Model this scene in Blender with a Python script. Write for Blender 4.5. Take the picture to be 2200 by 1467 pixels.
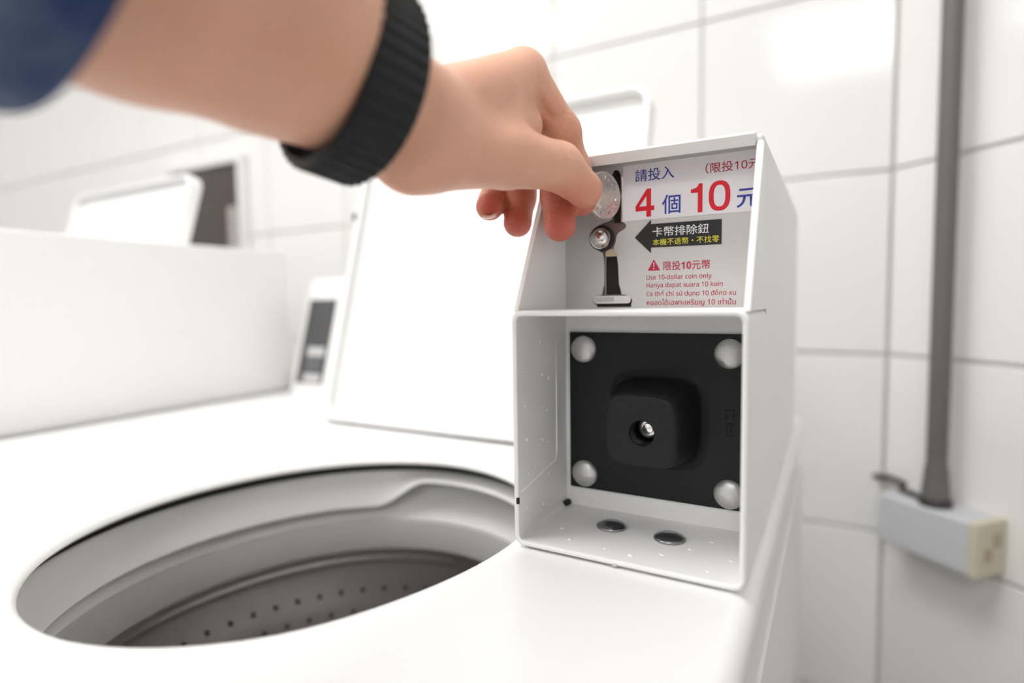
import bpy, bmesh, math, random
import numpy as np
from mathutils import Vector, Matrix

random.seed(4)
for o in list(bpy.data.objects):
    bpy.data.objects.remove(o)
scene = bpy.context.scene
COL = scene.collection
PI = math.pi

# ------------------------------------------------------------------ camera
ZC = 1.07                                   # eye height above the floor (m)
YAW, PITCH, ROLL = math.radians(29.07), math.radians(3.9), math.radians(-0.777)
fwd0 = Vector((-math.sin(YAW), math.cos(YAW), 0))
rgt0 = Vector((math.cos(YAW), math.sin(YAW), 0))
up0 = Vector((0, 0, 1))
FWD = fwd0 * math.cos(PITCH) - up0 * math.sin(PITCH)
upp = up0 * math.cos(PITCH) + fwd0 * math.sin(PITCH)
RGT = rgt0 * math.cos(ROLL) + upp * math.sin(ROLL)
UPV = upp * math.cos(ROLL) - rgt0 * math.sin(ROLL)
cam_data = bpy.data.cameras.new('camera')
cam = bpy.data.objects.new('camera', cam_data)
COL.objects.link(cam)
cam.matrix_world = Matrix(((RGT.x, UPV.x, -FWD.x, 0), (RGT.y, UPV.y, -FWD.y, 0),
                           (RGT.z, UPV.z, -FWD.z, ZC), (0, 0, 0, 1)))
cam_data.sensor_width = 36.0
cam_data.lens = 1242.0 / 2200 * 36
cam_data.clip_start = 0.01
cam_data.dof.use_dof = True
cam_data.dof.focus_distance = 0.305
cam_data.dof.aperture_fstop = 2.6
scene.camera = cam

# ------------------------------------------------------------------ light
world = bpy.data.worlds.new('daylight')
scene.world = world
world.use_nodes = True
bg = world.node_tree.nodes['Background']
bg.inputs[0].default_value = (0.97, 0.985, 1.0, 1)
bg.inputs[1].default_value = 1.0
vs = scene.view_settings
vs.view_transform = 'Standard'
vs.look = 'None'
vs.exposure = 0.20
vs.gamma = 1.0
vs.use_curve_mapping = False
LAMP_STRENGTH = 10.0

# ------------------------------------------------------------------ materials
def mat(name, col, rough=0.5, metal=0.0, bump=0.0, scale=60.0, var=0.0, var_scale=4.0,
        coat=0.0, emit=None, spec=0.5, sss=0.0, detail=4.0):
    m = bpy.data.materials.new(name)
    m.use_nodes = True
    nt = m.node_tree
    b = nt.nodes['Principled BSDF']
    b.inputs['Base Color'].default_value = (*col, 1)
    b.inputs['Roughness'].default_value = rough
    b.inputs['Metallic'].default_value = metal
    b.inputs['Specular IOR Level'].default_value = spec
    b.inputs['Coat Weight'].default_value = coat
    tc = nt.nodes.new('ShaderNodeTexCoord')
    if var > 0:
        n = nt.nodes.new('ShaderNodeTexNoise')
        n.inputs['Scale'].default_value = var_scale
        n.inputs['Detail'].default_value = 5
        nt.links.new(tc.outputs['Object'], n.inputs['Vector'])
        mx = nt.nodes.new('ShaderNodeMix')
        mx.data_type = 'RGBA'
        mx.inputs[6].default_value = (*[c * (1 - var) for c in col], 1)
        mx.inputs[7].default_value = (*[min(1, c * (1 + var)) for c in col], 1)
        nt.links.new(n.outputs['Fac'], mx.inputs[0])
        nt.links.new(mx.outputs[2], b.inputs['Base Color'])
    if bump > 0:
        n2 = nt.nodes.new('ShaderNodeTexNoise')
        n2.inputs['Scale'].default_value = scale
        n2.inputs['Detail'].default_value = detail
        nt.links.new(tc.outputs['Object'], n2.inputs['Vector'])
        bp = nt.nodes.new('ShaderNodeBump')
        bp.inputs['Strength'].default_value = bump
        bp.inputs['Distance'].default_value = 0.001
        nt.links.new(n2.outputs['Fac'], bp.inputs['Height'])
        nt.links.new(bp.outputs['Normal'], b.inputs['Normal'])
    if emit:
        b.inputs['Emission Color'].default_value = (*emit[0], 1)
        b.inputs['Emission Strength'].default_value = emit[1]
    if sss > 0:
        b.inputs['Subsurface Weight'].default_value = sss
        b.inputs['Subsurface Radius'].default_value = (1.0, 0.35, 0.2)
        b.inputs['Subsurface Scale'].default_value = 0.004
    return m

M = dict(
    enamel=mat('white enamel', (0.86, 0.86, 0.855), 0.28, bump=0.03, scale=220, var=0.01),
    powder=mat('white powder coat', (0.87, 0.87, 0.865), 0.42, bump=0.12, scale=420, var=0.015, var_scale=9),
    panel=mat('grey white sheet metal', (0.62, 0.61, 0.60), 0.45, bump=0.06, scale=300, var=0.02, var_scale=12),
    cabinet=mat('cabinet enamel', (0.80, 0.79, 0.775), 0.35, bump=0.03, scale=150, var=0.015),
    tile=mat('glazed white tile', (0.825, 0.812, 0.80), 0.10, bump=0.006, scale=10, var=0.02, var_scale=3),
    grout=mat('pale grout', (0.66, 0.63, 0.60), 0.9, bump=0.3, scale=200, var=0.08, var_scale=10),
    plaster=mat('ceiling plaster', (0.88, 0.88, 0.87), 0.9, bump=0.1, scale=80),
    floor=mat('floor tile', (0.11, 0.08, 0.06), 0.4, bump=0.1, scale=40, var=0.15, var_scale=5),
    lamp=mat('lit diffuser', (0.9, 0.9, 0.9), 0.5, emit=((1.0, 0.985, 0.96), LAMP_STRENGTH)),
    lampframe=mat('lamp tray', (0.85, 0.85, 0.85), 0.4, bump=0.02),
    black=mat('black cast metal', (0.0085, 0.0085, 0.009), 0.46, bump=0.25, scale=500, var=0.2, var_scale=30, spec=0.3),
    bolt=mat('brushed bolt', (0.62, 0.62, 0.61), 0.42, 0.85, bump=0.35, scale=350, var=0.12, var_scale=160),
    bolt_dark=mat('dark chrome bolt', (0.30, 0.30, 0.31), 0.25, 0.9, bump=0.15, scale=300, var=0.2, var_scale=120),
    chrome=mat('chrome', (0.80, 0.79, 0.78), 0.13, 1.0, bump=0.04, scale=300),
    steel=mat('drum steel', (0.44, 0.415, 0.405), 0.34, 0.7, bump=0.05, scale=30, var=0.15, var_scale=9),
    steel_lip=mat('steel ring', (0.56, 0.54, 0.54), 0.28, 0.8, bump=0.04, scale=40),
    slotmetal=mat('worn slot metal', (0.27, 0.235, 0.22), 0.38, 0.8, bump=0.2, scale=260, var=0.2, var_scale=90),
    void=mat('dark opening', (0.006, 0.005, 0.005), 0.7),
    brass=mat('brass chip', (0.62, 0.56, 0.36), 0.35, 0.7, bump=0.2, scale=300),
    sticker=mat('white sticker', (0.86, 0.845, 0.88), 0.35, bump=0.02, scale=80),
    blackstick=mat('black sticker', (0.018, 0.018, 0.02), 0.35, bump=0.02, scale=90),
    red=mat('red ink', (0.72, 0.004, 0.02), 0.4),
    crimson=mat('crimson ink', (0.50, 0.02, 0.06), 0.45),
    blue=mat('blue ink', (0.03, 0.05, 0.36), 0.45),
    navy=mat('navy ink', (0.03, 0.04, 0.20), 0.45),
    ink_white=mat('white ink', (0.86, 0.86, 0.87), 0.45),
    yellow=mat('yellow ink', (0.80, 0.74, 0.06), 0.45),
    ring=mat('grey white tub plastic', (0.70, 0.70, 0.685), 0.38, bump=0.04, scale=60, var=0.02),
    ring2=mat('grey tub plastic', (0.42, 0.42, 0.395), 0.42, bump=0.04, scale=60, var=0.03),
    trim_and_gap=mat('dark gasket', (0.03, 0.03, 0.03), 0.6, bump=0.1),  # plain dark parts, and the shade painted under the hole rim
    display=mat('smoked display', (0.075, 0.075, 0.078), 0.25, bump=0.01),
    greyprint=mat('grey print', (0.55, 0.55, 0.56), 0.5),
    paleprint=mat('faint print', (0.72, 0.72, 0.72), 0.5),
    conduit=mat('grey pvc conduit', (0.13, 0.125, 0.125), 0.38, bump=0.03, scale=50, var=0.06),
    conduit_dark=mat('black bushing', (0.035, 0.033, 0.034), 0.45, bump=0.05),
    boxwhite=mat('aged white plastic', (0.56, 0.57, 0.60), 0.45, bump=0.04, scale=60, var=0.03),
    boxyellow=mat('yellowed plastic', (0.58, 0.55, 0.42), 0.45, bump=0.05, scale=60, var=0.10, var_scale=30),
    brown=mat('brown tinted pane', (0.055, 0.04, 0.032), 0.22, bump=0.01, var=0.15),
    wframe=mat('white window frame', (0.82, 0.82, 0.81), 0.4, bump=0.02),
    rubber=mat('black ribbed rubber', (0.010, 0.0105, 0.012), 0.50, bump=0.12, scale=700, spec=0.35),
    coin=mat('silver coin', (0.70, 0.655, 0.60), 0.24, 0.95, bump=0.3, scale=330, var=0.08, var_scale=200),
    nail=mat('fingernail', (0.80, 0.52, 0.45), 0.25, sss=0.1, var=0.03, var_scale=60),
)

# skin: tint attribute reddens the fingertips, as blood does in this hand
sk = bpy.data.materials.new('skin'); sk.use_nodes = True
nt = sk.node_tree; b = nt.nodes['Principled BSDF']
at = nt.nodes.new('ShaderNodeAttribute'); at.attribute_name = 'tint'
tc = nt.nodes.new('ShaderNodeTexCoord')
nz = nt.nodes.new('ShaderNodeTexNoise'); nz.inputs['Scale'].default_value = 38; nz.inputs['Detail'].default_value = 6
nt.links.new(tc.outputs['Object'], nz.inputs['Vector'])
m1 = nt.nodes.new('ShaderNodeMix'); m1.data_type = 'RGBA'
m1.inputs[6].default_value = (0.72, 0.375, 0.245, 1); m1.inputs[7].default_value = (0.86, 0.505, 0.365, 1)
nt.links.new(nz.outputs['Fac'], m1.inputs[0])
m2 = nt.nodes.new('ShaderNodeMix'); m2.data_type = 'RGBA'
nt.links.new(at.outputs['Fac'], m2.inputs[0]); nt.links.new(m1.outputs[2], m2.inputs[6])
m2.inputs[7].default_value = (0.56, 0.115, 0.080, 1)
nt.links.new(m2.outputs[2], b.inputs['Base Color'])
b.inputs['Roughness'].default_value = 0.46
b.inputs['Specular IOR Level'].default_value = 0.4
b.inputs['Subsurface Weight'].default_value = 0.18
b.inputs['Subsurface Radius'].default_value = (1.0, 0.32, 0.18)
b.inputs['Subsurface Scale'].default_value = 0.004
vo = nt.nodes.new('ShaderNodeTexVoronoi'); vo.inputs['Scale'].default_value = 900
nt.links.new(tc.outputs['Object'], vo.inputs['Vector'])
n3 = nt.nodes.new('ShaderNodeTexNoise'); n3.inputs['Scale'].default_value = 170; n3.inputs['Detail'].default_value = 5
nt.links.new(tc.outputs['Object'], n3.inputs['Vector'])
ad = nt.nodes.new('ShaderNodeMath'); ad.operation = 'MULTIPLY_ADD'; ad.inputs[1].default_value = 0.35
nt.links.new(vo.outputs['Distance'], ad.inputs[0]); nt.links.new(n3.outputs['Fac'], ad.inputs[2])
bp = nt.nodes.new('ShaderNodeBump'); bp.inputs['Strength'].default_value = 0.42; bp.inputs['Distance'].default_value = 0.0014
nt.links.new(ad.outputs[0], bp.inputs['Height']); nt.links.new(bp.outputs['Normal'], b.inputs['Normal'])
M['skin'] = sk

# denim: diagonal twill and faded patches
dn = bpy.data.materials.new('denim'); dn.use_nodes = True
nt = dn.node_tree; b = nt.nodes['Principled BSDF']
tc = nt.nodes.new('ShaderNodeTexCoord')
wv = nt.nodes.new('ShaderNodeTexWave'); wv.inputs['Scale'].default_value = 260; wv.bands_direction = 'DIAGONAL'
nt.links.new(tc.outputs['Object'], wv.inputs['Vector'])
nz = nt.nodes.new('ShaderNodeTexNoise'); nz.inputs['Scale'].default_value = 26; nz.inputs['Detail'].default_value = 6
nt.links.new(tc.outputs['Object'], nz.inputs['Vector'])
cr = nt.nodes.new('ShaderNodeValToRGB')
cr.color_ramp.elements[0].position = 0.38; cr.color_ramp.elements[0].color = (0.018, 0.042, 0.13, 1)
cr.color_ramp.elements[1].position = 0.68; cr.color_ramp.elements[1].color = (0.16, 0.21, 0.30, 1)
nt.links.new(nz.outputs['Fac'], cr.inputs[0]); nt.links.new(cr.outputs[0], b.inputs['Base Color'])
bp = nt.nodes.new('ShaderNodeBump'); bp.inputs['Strength'].default_value = 0.4; bp.inputs['Distance'].default_value = 0.0006
nt.links.new(wv.outputs['Fac'], bp.inputs['Height']); nt.links.new(bp.outputs['Normal'], b.inputs['Normal'])
b.inputs['Roughness'].default_value = 0.9
M['denim'] = dn

# ------------------------------------------------------------------ helpers
ROOT = {}                                     # object -> world origin of its thing

def empty(name, loc, label=None, cat=None, group=None):
    o = bpy.data.objects.new(name, None)
    o.empty_display_size = 0.02
    COL.objects.link(o)
    o.location = loc
    ROOT[o.name] = Vector(loc)
    tag(o, label, cat, group)
    return o

def tag(o, label=None, cat=None, group=None, kind=None):
    if label: o['label'] = label
    if cat: o['category'] = cat
    if group: o['group'] = group
    if kind: o['kind'] = kind
    return o

def finish(name, me, m, parent=None, smooth=None, loc=None):
    o = bpy.data.objects.new(name, me)
    COL.objects.link(o)
    if m is not None:
        me.materials.clear()
        me.materials.append(m)
    if parent is not None:
        o.parent = parent
        org = ROOT[parent.name]
        ROOT[o.name] = org
    else:
        org = Vector(loc) if loc is not None else Vector((0, 0, 0))
        ROOT[o.name] = org
        o.location = org
    if org.length > 0:
        me.transform(Matrix.Translation(-org))
    if smooth is not None:
        for p in me.polygons:
            p.use_smooth = True
        if smooth < 180:
            me.set_sharp_from_angle(angle=math.radians(smooth))
            wn_ = o.modifiers.new('weighted_normals', 'WEIGHTED_NORMAL')
            wn_.keep_sharp = True; wn_.weight = 90
    return o

def obj(name, bm, m, parent=None, smooth=None, loc=None):
    bmesh.ops.recalc_face_normals(bm, faces=bm.faces[:])
    me = bpy.data.meshes.new(name)
    bm.to_mesh(me); bm.free()
    return finish(name, me, m, parent, smooth, loc)

def bx(bm, x0, x1, y0, y1, z0, z1, bev=0.0, seg=2):
    r = bmesh.ops.create_cube(bm, size=1.0)
    vs_ = r['verts']
    bmesh.ops.scale(bm, vec=(x1 - x0, y1 - y0, z1 - z0), verts=vs_)
    bmesh.ops.translate(bm, vec=((x0 + x1) / 2, (y0 + y1) / 2, (z0 + z1) / 2), verts=vs_)
    if bev > 0:
        es = set()
        for v in vs_:
            es.update(v.link_edges)
        bmesh.ops.bevel(bm, geom=list(es), offset=bev, segments=seg, profile=0.5, affect='EDGES')

def boxo(name, dims, m, parent=None, bev=0.0, seg=2, smooth=40, loc=None):
    bm = bmesh.new(); bx(bm, *dims, bev=bev, seg=seg)
    return obj(name, bm, m, parent, smooth, loc)

def rrect(cx, cz, hw, hh, r, n=6):
    pts = []
    for (sx, sz, a0) in ((1, 1, 0), (-1, 1, PI / 2), (-1, -1, PI), (1, -1, 1.5 * PI)):
        for i in range(n + 1):
            a = a0 + (PI / 2) * i / n
            pts.append((cx + sx * (hw - r) + r * math.cos(a), cz + sz * (hh - r) + r * math.sin(a)))
    return pts

def loft(bm, loops, closed=True, cap0=False, cap1=False):
    rows = [[bm.verts.new(p) for p in L] for L in loops]
    n = len(rows[0])
    for a, b_ in zip(rows[:-1], rows[1:]):
        for i in range(n if closed else n - 1):
            j = (i + 1) % n
            bm.faces.new((a[i], a[j], b_[j], b_[i]))
    if cap0: bm.faces.new(rows[0][::-1])
    if cap1: bm.faces.new(rows[-1])
    return rows

def prism(bm, poly, axis, a0, a1):
    """extrude a 2-D polygon along an axis: 'x' poly=(y,z), 'y' poly=(x,z), 'z' poly=(x,y)"""
    def P(p, a):
        return {'x': (a, p[0], p[1]), 'y': (p[0], a, p[1]), 'z': (p[0], p[1], a)}[axis]
    loft(bm, [[P(p, a0) for p in poly], [P(p, a1) for p in poly]], cap0=True, cap1=True)

def lathe(bm, prof, centre, axis='y', n=32, cap=True):
    """prof: list of (r, t) with t along the axis; centre is a 3-D point"""
    c = Vector(centre)
    e = {'x': (Vector((0, 1, 0)), Vector((0, 0, 1)), Vector((1, 0, 0))),
         'y': (Vector((1, 0, 0)), Vector((0, 0, 1)), Vector((0, 1, 0))),
         'z': (Vector((1, 0, 0)), Vector((0, 1, 0)), Vector((0, 0, 1)))}[axis]
    loops = []
    for r, t in prof:
        r = max(r, 1e-5)
        loops.append([c + e[2] * t + (e[0] * math.cos(2 * PI * i / n) + e[1] * math.sin(2 * PI * i / n)) * r for i in range(n)])
    loft(bm, loops, cap0=cap, cap1=cap)

def tube(bm, pts, r, n=16, cap=True):
    pts = [Vector(p) for p in pts]
    rs = r if isinstance(r, (list, tuple)) else [r] * len(pts)
    loops = []
    ref = None
    for i, p in enumerate(pts):
        d = (pts[min(i + 1, len(pts) - 1)] - pts[max(i - 1, 0)]).normalized()
        if ref is None:
            ref = d.orthogonal().normalized()
        u = (ref - d * ref.dot(d)).normalized(); ref = u
        v = d.cross(u)
        loops.append([p + (u * math.cos(2 * PI * k / n) + v * math.sin(2 * PI * k / n)) * rs[i] for k in range(n)])
    loft(bm, loops, cap0=cap, cap1=cap)

def copy_tree(o, parent=None):
    c = o.copy(); COL.objects.link(c); c.parent = parent
    for ch in list(o.children):
        copy_tree(ch, c)
    return c

def sans(body, bold=False):
    """plain grotesque letters and numerals in place of the geometric default face"""
    out = ''
    for c in body:
        if '0' <= c <= '9': out += chr((0x1D7EC if bold else 0x1D7E2) + ord(c) - 48)
        elif 'A' <= c <= 'Z': out += chr((0x1D5D4 if bold else 0x1D5A0) + ord(c) - 65)
        elif 'a' <= c <= 'z': out += chr((0x1D5EE if bold else 0x1D5BA) + ord(c) - 97)
        else: out += c
    return out

def text_mesh(body, x0, x1, z0, z1, y, off=0.0, rot=0.0):
    """flat lettering in an XZ plane facing -Y, fitted to the box x0..x1, z0..z1"""
    cu = bpy.data.curves.new('lettering', 'FONT')
    cu.body = sans(body, body.startswith('限')); cu.size = 1.0; cu.offset = off; cu.resolution_u = 4
    t = bpy.data.objects.new('lettering_source', cu); COL.objects.link(t)
    bpy.context.view_layer.update()
    dg = bpy.context.evaluated_depsgraph_get()
    me = bpy.data.meshes.new_from_object(t.evaluated_get(dg))
    bpy.data.objects.remove(t); bpy.data.curves.remove(cu)
    n = len(me.vertices)
    co = np.zeros(n * 3); me.vertices.foreach_get('co', co); co = co.reshape(-1, 3)
    mn, mx = co.min(0), co.max(0)
    out = np.zeros_like(co)
    out[:, 0] = x0 + (co[:, 0] - mn[0]) / max(mx[0] - mn[0], 1e-6) * (x1 - x0)
    out[:, 2] = z0 + (co[:, 1] - mn[1]) / max(mx[1] - mn[1], 1e-6) * (z1 - z0)
    out[:, 1] = y
    me.vertices.foreach_set('co', out.ravel()); me.update()
    return me

def Z(z):
    return z + ZC

# ------------------------------------------------------------------ room
WALL_Y = 0.95
TP = 0.2525                                   # tile pitch
CORNER_X = 0.067
WALL_DIR = Vector((math.sin(math.radians(47)), -math.cos(math.radians(47)), 0))   # the splayed wall
H_ROOM = 2.55
Z0T = Z(-0.0798) - 4 * TP                     # lowest full grout line

wb = boxo('wall_back', (-3.6, CORNER_X + 0.2, WALL_Y + 0.006, WALL_Y + 0.12, 0, H_ROOM), M['grout']); tag(wb, kind='structure')
tile_bm = bmesh.new(); bx(tile_bm, -TP / 2 + 0.0016, TP / 2 - 0.0016, 0.0, 0.008, -TP / 2 + 0.0016, TP / 2 - 0.0016, bev=0.0018, seg=2)
bmesh.ops.recalc_face_normals(tile_bm, faces=tile_bm.faces[:])
tile_me = bpy.data.meshes.new('tile'); tile_bm.to_mesh(tile_me); tile_bm.free()
tile_me.materials.append(M['tile'])
rows = range(1, 10)
for i in range(14):
    for k in rows:
        t = bpy.data.objects.new('tile', tile_me); COL.objects.link(t)
        t.parent = wb
        t.location = (CORNER_X - TP * (i + 0.5), WALL_Y, Z0T + TP * (k - 0.5))
        t.rotation_euler = (random.uniform(-.0016, .0016), 0, random.uniform(-.0016, .0016))

nrm = Vector((-math.cos(math.radians(47)), -math.sin(math.radians(47)), 0))
bm = bmesh.new()
bx(bm, 0, 2.6, 0.006, 0.12, 0, H_ROOM)
wr = obj('wall_right', bm, M['grout']); tag(wr, kind='structure')
wr.location = (CORNER_X, WALL_Y, 0)
WR_ROT = math.atan2(WALL_DIR.y, WALL_DIR.x)
wr.rotation_euler = (0, 0, WR_ROT)
for i in range(10):
    for k in rows:
        t = bpy.data.objects.new('tile', tile_me); COL.objects.link(t)
        t.parent = wr
        t.location = (TP * (i + 0.5), 0, Z0T + TP * (k - 0.5))
        t.rotation_euler = (random.uniform(-.0016, .0016), 0, random.uniform(-.0016, .0016))

fl = boxo('floor', (-3.6, 2.4, -3.2, 1.07, -0.06, 0), M['floor']); tag(fl, kind='structure')
ce = boxo('ceiling', (-3.6, 2.4, -3.2, 1.07, H_ROOM, H_ROOM + 0.06), M['plaster']); tag(ce, kind='structure')
wl = boxo('wall_left_unseen', (-3.72, -3.6, -3.2, 1.07, 0, H_ROOM), M['plaster']); tag(wl, kind='structure')  # unseen wall, put in to bounce light into the room

wf = boxo('wall_front_unseen', (-3.6, 2.1, -3.32, -3.2, 0, 1.45), M['plaster']); tag(wf, kind='structure')  # unseen half-height wall, added to block low daylight
ws = boxo('wall_side_unseen', (1.96, 2.08, -3.2, -0.80, 0, H_ROOM), M['plaster']); tag(ws, kind='structure')  # unseen wall, added to shut out daylight on the right

# brown window in the back wall
wn = empty('window_1', (-1.38, WALL_Y - 0.004, Z(0.13))); tag(wn, kind='structure')
boxo('pane', (-1.56, -1.280, WALL_Y - 0.010, WALL_Y - 0.004, Z(-0.16), Z(0.352)), M['brown'], wn)
bm = bmesh.new()
for d in ((-1.60, -1.262, Z(0.352), Z(0.372)), (-1.60, -1.262, Z(-0.18), Z(-0.16))):
    bx(bm, d[0], d[1], WALL_Y - 0.020, WALL_Y - 0.001, d[2], d[3], bev=0.002)
for d in ((-1.60, -1.56), (-1.280, -1.262)):
    bx(bm, d[0], d[1], WALL_Y - 0.020, WALL_Y - 0.001, Z(-0.16), Z(0.352), bev=0.002)
obj('window_frame', bm, M['wframe'], wn, 40)
bm = bmesh.new(); bx(bm, -1.318, -1.290, WALL_Y - 0.022, WALL_Y - 0.010, Z(-0.15), Z(0.245), bev=0.004)
obj('window_handle', bm, mat('pale aluminium', (0.46, 0.42, 0.40), 0.4, 0.2, bump=0.02), wn, 40)

# ceiling lamps: two read off tile reflections, two added for light
for (lx, ly, hx, hy, lab) in ((0.08, -2.05, 0.40, 0.45, 'ceiling light panel behind, nearest the open front'),
                              (-1.62, -0.82, 0.32, 0.30, 'smaller ceiling light panel on the left'),
                              (-0.55, -0.02, 0.60, 0.30, 'added long ceiling light panel, unseen, straight above the washing machines'),  # added out of view for more light from above
                              (-2.75, -0.30, 0.30, 0.30, 'added ceiling light panel, unseen, in the far left corner')):  # added out of view to brighten the left of the back wall
    lt = empty('ceiling_light', (lx, ly, H_ROOM), lab, 'ceiling light', 'ceiling light panels')
    boxo('diffuser', (lx - hx, lx + hx, ly - hy, ly + hy, H_ROOM - 0.012, H_ROOM - 0.004), M['lamp'], lt)
    bm = bmesh.new()
    for q in (-1, 1):
        bx(bm, lx + q * (hx + 0.01) - 0.010, lx + q * (hx + 0.01) + 0.010, ly - hy - 0.02, ly + hy + 0.02, H_ROOM - 0.02, H_ROOM, bev=0.002)
        bx(bm, lx - hx, lx + hx, ly + q * (hy + 0.01) - 0.010, ly + q * (hy + 0.01) + 0.010, H_ROOM - 0.02, H_ROOM, bev=0.002)
    obj('frame', bm, M['lampframe'], lt, 40)

# ------------------------------------------------------------------ washing machine
TOP = Z(-0.1285)
XL, XR = -0.702, -0.0265
YF, YB = -0.02, 0.705
HC = Vector((-0.2845, 0.2535, 0))

def hole_r(th, dr=0.0):
    return 0.1372 + 0.0089 * math.cos(2 * (th - math.radians(72.7))) + dr

def ring_loop(dr, z, n=96, zf=None):
    L = []
    for i in range(n):
        th = 2 * PI * i / n
        r = hole_r(th, dr)
        L.append((HC.x + r * math.cos(th), HC.y + r * math.sin(th), z if zf is None else zf(th)))
    return L

def sstep(a, b_, x):
    t = min(1, max(0, (x - a) / (b_ - a)))
    return t * t * (3 - 2 * t)

def top_height(x, y):
    d = 0.0025
    f = sstep(-0.545, -0.485, x) * (1 - sstep(-0.20, -0.148, x)) * (1 - sstep(0.385, 0.445, y)) * sstep(0.055, 0.105, y)
    return TOP - d * f

def make_washer():
    root = empty('washing_machine', ((XL + XR) / 2, (YF + YB) / 2, 0))
    # cabinet: sides, front and back below the top panel
    bm = bmesh.new()
    bx(bm, XL + 0.001, XR, YF + 0.001, YB - 0.001, 0.03, TOP - 0.0530, bev=0.0025, seg=3)
    bm2 = bmesh.new()
    cab = obj('cabinet', bm, M['cabinet'], root, 40)
    # hollow look: the tub sits inside; cut the cabinet roof away
    me = cab.data
    bmc = bmesh.new(); bmc.from_mesh(me)
    top_faces = [f for f in bmc.faces if f.normal.z > 0.9 and f.calc_area() > 0.2]
    bmesh.ops.delete(bmc, geom=top_faces, context='FACES')
    bmc.to_mesh(me); bmc.free(); bm2.free()
    bm = bmesh.new()
    loft(bm, [[(x, y, z) for x, y in ((XL + i_, YF + i_), (XR - i_, YF + i_), (XR - i_, YB - i_), (XL + i_, YB - i_))]
              for i_, z in ((0.0022, TOP - 0.0530), (0.0065, TOP - 0.0526), (0.0065, TOP - 0.0160), (0.0030, TOP - 0.0158))])
    obj('neck_band', bm, M['cabinet'], root)
    # plinth
    boxo('plinth', (XL + 0.03, XR - 0.03, YF + 0.05, YB - 0.03, 0, 0.03), M['trim_and_gap'], root)
    # top panel with a rolled hole and a shallow lid well
    n = 96
    bm = bmesh.new()
    loops = []
    for dr, dz in ((0.006, -0.0105), (0.002, -0.0100), (0.0, -0.0080), (0.0008, -0.0050), (0.0040, -0.0022), (0.009, -0.0006), (0.017, 0.0)):
        L = []
        for i in range(n):
            th = 2 * PI * i / n
            r = hole_r(th, dr)
            x, y = HC.x + r * math.cos(th), HC.y + r * math.sin(th)
            L.append((x, y, top_height(x, y) + dz))
        loops.append(L)
    def edge_pt(th, m):
        # ray from the hole centre to the (inset) rounded rectangle outline
        dx, dy = math.cos(th), math.sin(th)
        t = 9
        for (lim, o_, d_) in ((XR - m, HC.x, dx), (XL + m, HC.x, dx), (YB - m, HC.y, dy), (YF + m, HC.y, dy)):
            if abs(d_) > 1e-9:
                tt = (lim - o_) / d_
                if tt > 0: t = min(t, tt)
        return HC.x + dx * t, HC.y + dy * t
    # angles that hit the corners exactly
    for f in [0.04, 0.08, 0.13, 0.18, 0.24, 0.30, 0.37, 0.45, 0.54, 0.64, 0.75, 0.87]:
        L = []
        for i in range(n):
            th = 2 * PI * i / n
            r = hole_r(th, 0.017)
            x0, y0 = HC.x + r * math.cos(th), HC.y + r * math.sin(th)
            x1, y1 = edge_pt(th, 0.010)
            x, y = x0 + (x1 - x0) * f, y0 + (y1 - y0) * f
            L.append((x, y, top_height(x, y)))
        loops.append(L)
    for m_, dz in ((0.010, 0), (0.006, -0.0010), (0.0025, -0.0035), (0.0006, -0.008), (0.0, -0.011), (0.0, -0.0160), (0.005, -0.0168)):
        L = []
        for i in range(n):
            th = 2 * PI * i / n
            x, y = edge_pt(th, m_)
            L.append((x, y, top_height(x, y) + dz))
        loops.append(L)
    # snap the nearest vertex of every outer loop to the rectangle corners
    for L, m_ in zip(loops[-7:], (0.010, 0.006, 0.0025, 0.0006, 0, 0, 0.005)):
        for (cx, cy) in ((XL + m_, YF + m_), (XL + m_, YB - m_), (XR - m_, YF + m_), (XR - m_, YB - m_)):
            i = min(range(n), key=lambda q: (L[q][0] - cx) ** 2 + (L[q][1] - cy) ** 2)
            L[i] = (cx, cy, L[i][2])
    loft(bm, loops)
    obj('top_panel', bm, M['enamel'], root, 35)
    # splash ring under the rim: deep on the left, cut back behind
    th_cut = math.radians(108)
    def ring_low(th):
        d = (th - th_cut + PI) % (2 * PI) - PI
        a = sstep(-0.16, 0.16, d)
        return TOP - 0.029 - 0.022 * a if d > -2.2 else TOP - 0.029
    bm = bmesh.new()
    loft(bm, [ring_loop(0.0165, TOP - 0.0215), ring_loop(0.0125, TOP - 0.0205), ring_loop(0.0105, TOP - 0.0220),
              ring_loop(0.0010, 0, zf=lambda t: ring_low(t) + 0.002), ring_loop(0.0025, 0, zf=ring_low), ring_loop(0.016, 0, zf=ring_low)])
    obj('splash_ring', bm, M['ring'], root, 50)
    bm = bmesh.new()
    loft(bm, [ring_loop(0.007, TOP - 0.0110), ring_loop(0.0172, TOP - 0.0120), ring_loop(0.0172, TOP - 0.030)])
    obj('rim_gap_shade', bm, M['trim_and_gap'], root, 50)  # dark ring standing in for the shaded gap under the lip
    bm = bmesh.new()
    loft(bm, [ring_loop(0.0168, TOP - 0.026), ring_loop(0.0150, TOP - 0.046), ring_loop(0.010, TOP - 0.056), ring_loop(0.006, TOP - 0.062)])
    obj('tub_collar', bm, M['ring'], root, 50)
    bm = bmesh.new()
    loft(bm, [ring_loop(0.006, TOP - 0.062), ring_loop(0.003, TOP - 0.064), ring_loop(-0.0005, TOP - 0.086), ring_loop(0.002, TOP - 0.089), ring_loop(0.012, TOP - 0.090)])
    obj('balance_ring', bm, M['ring2'], root, 50)
    bm = bmesh.new()
    loft(bm, [ring_loop(0.012, TOP - 0.090), ring_loop(0.009, TOP - 0.091), ring_loop(0.0075, TOP - 0.096), ring_loop(0.010, TOP - 0.101)])
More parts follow.
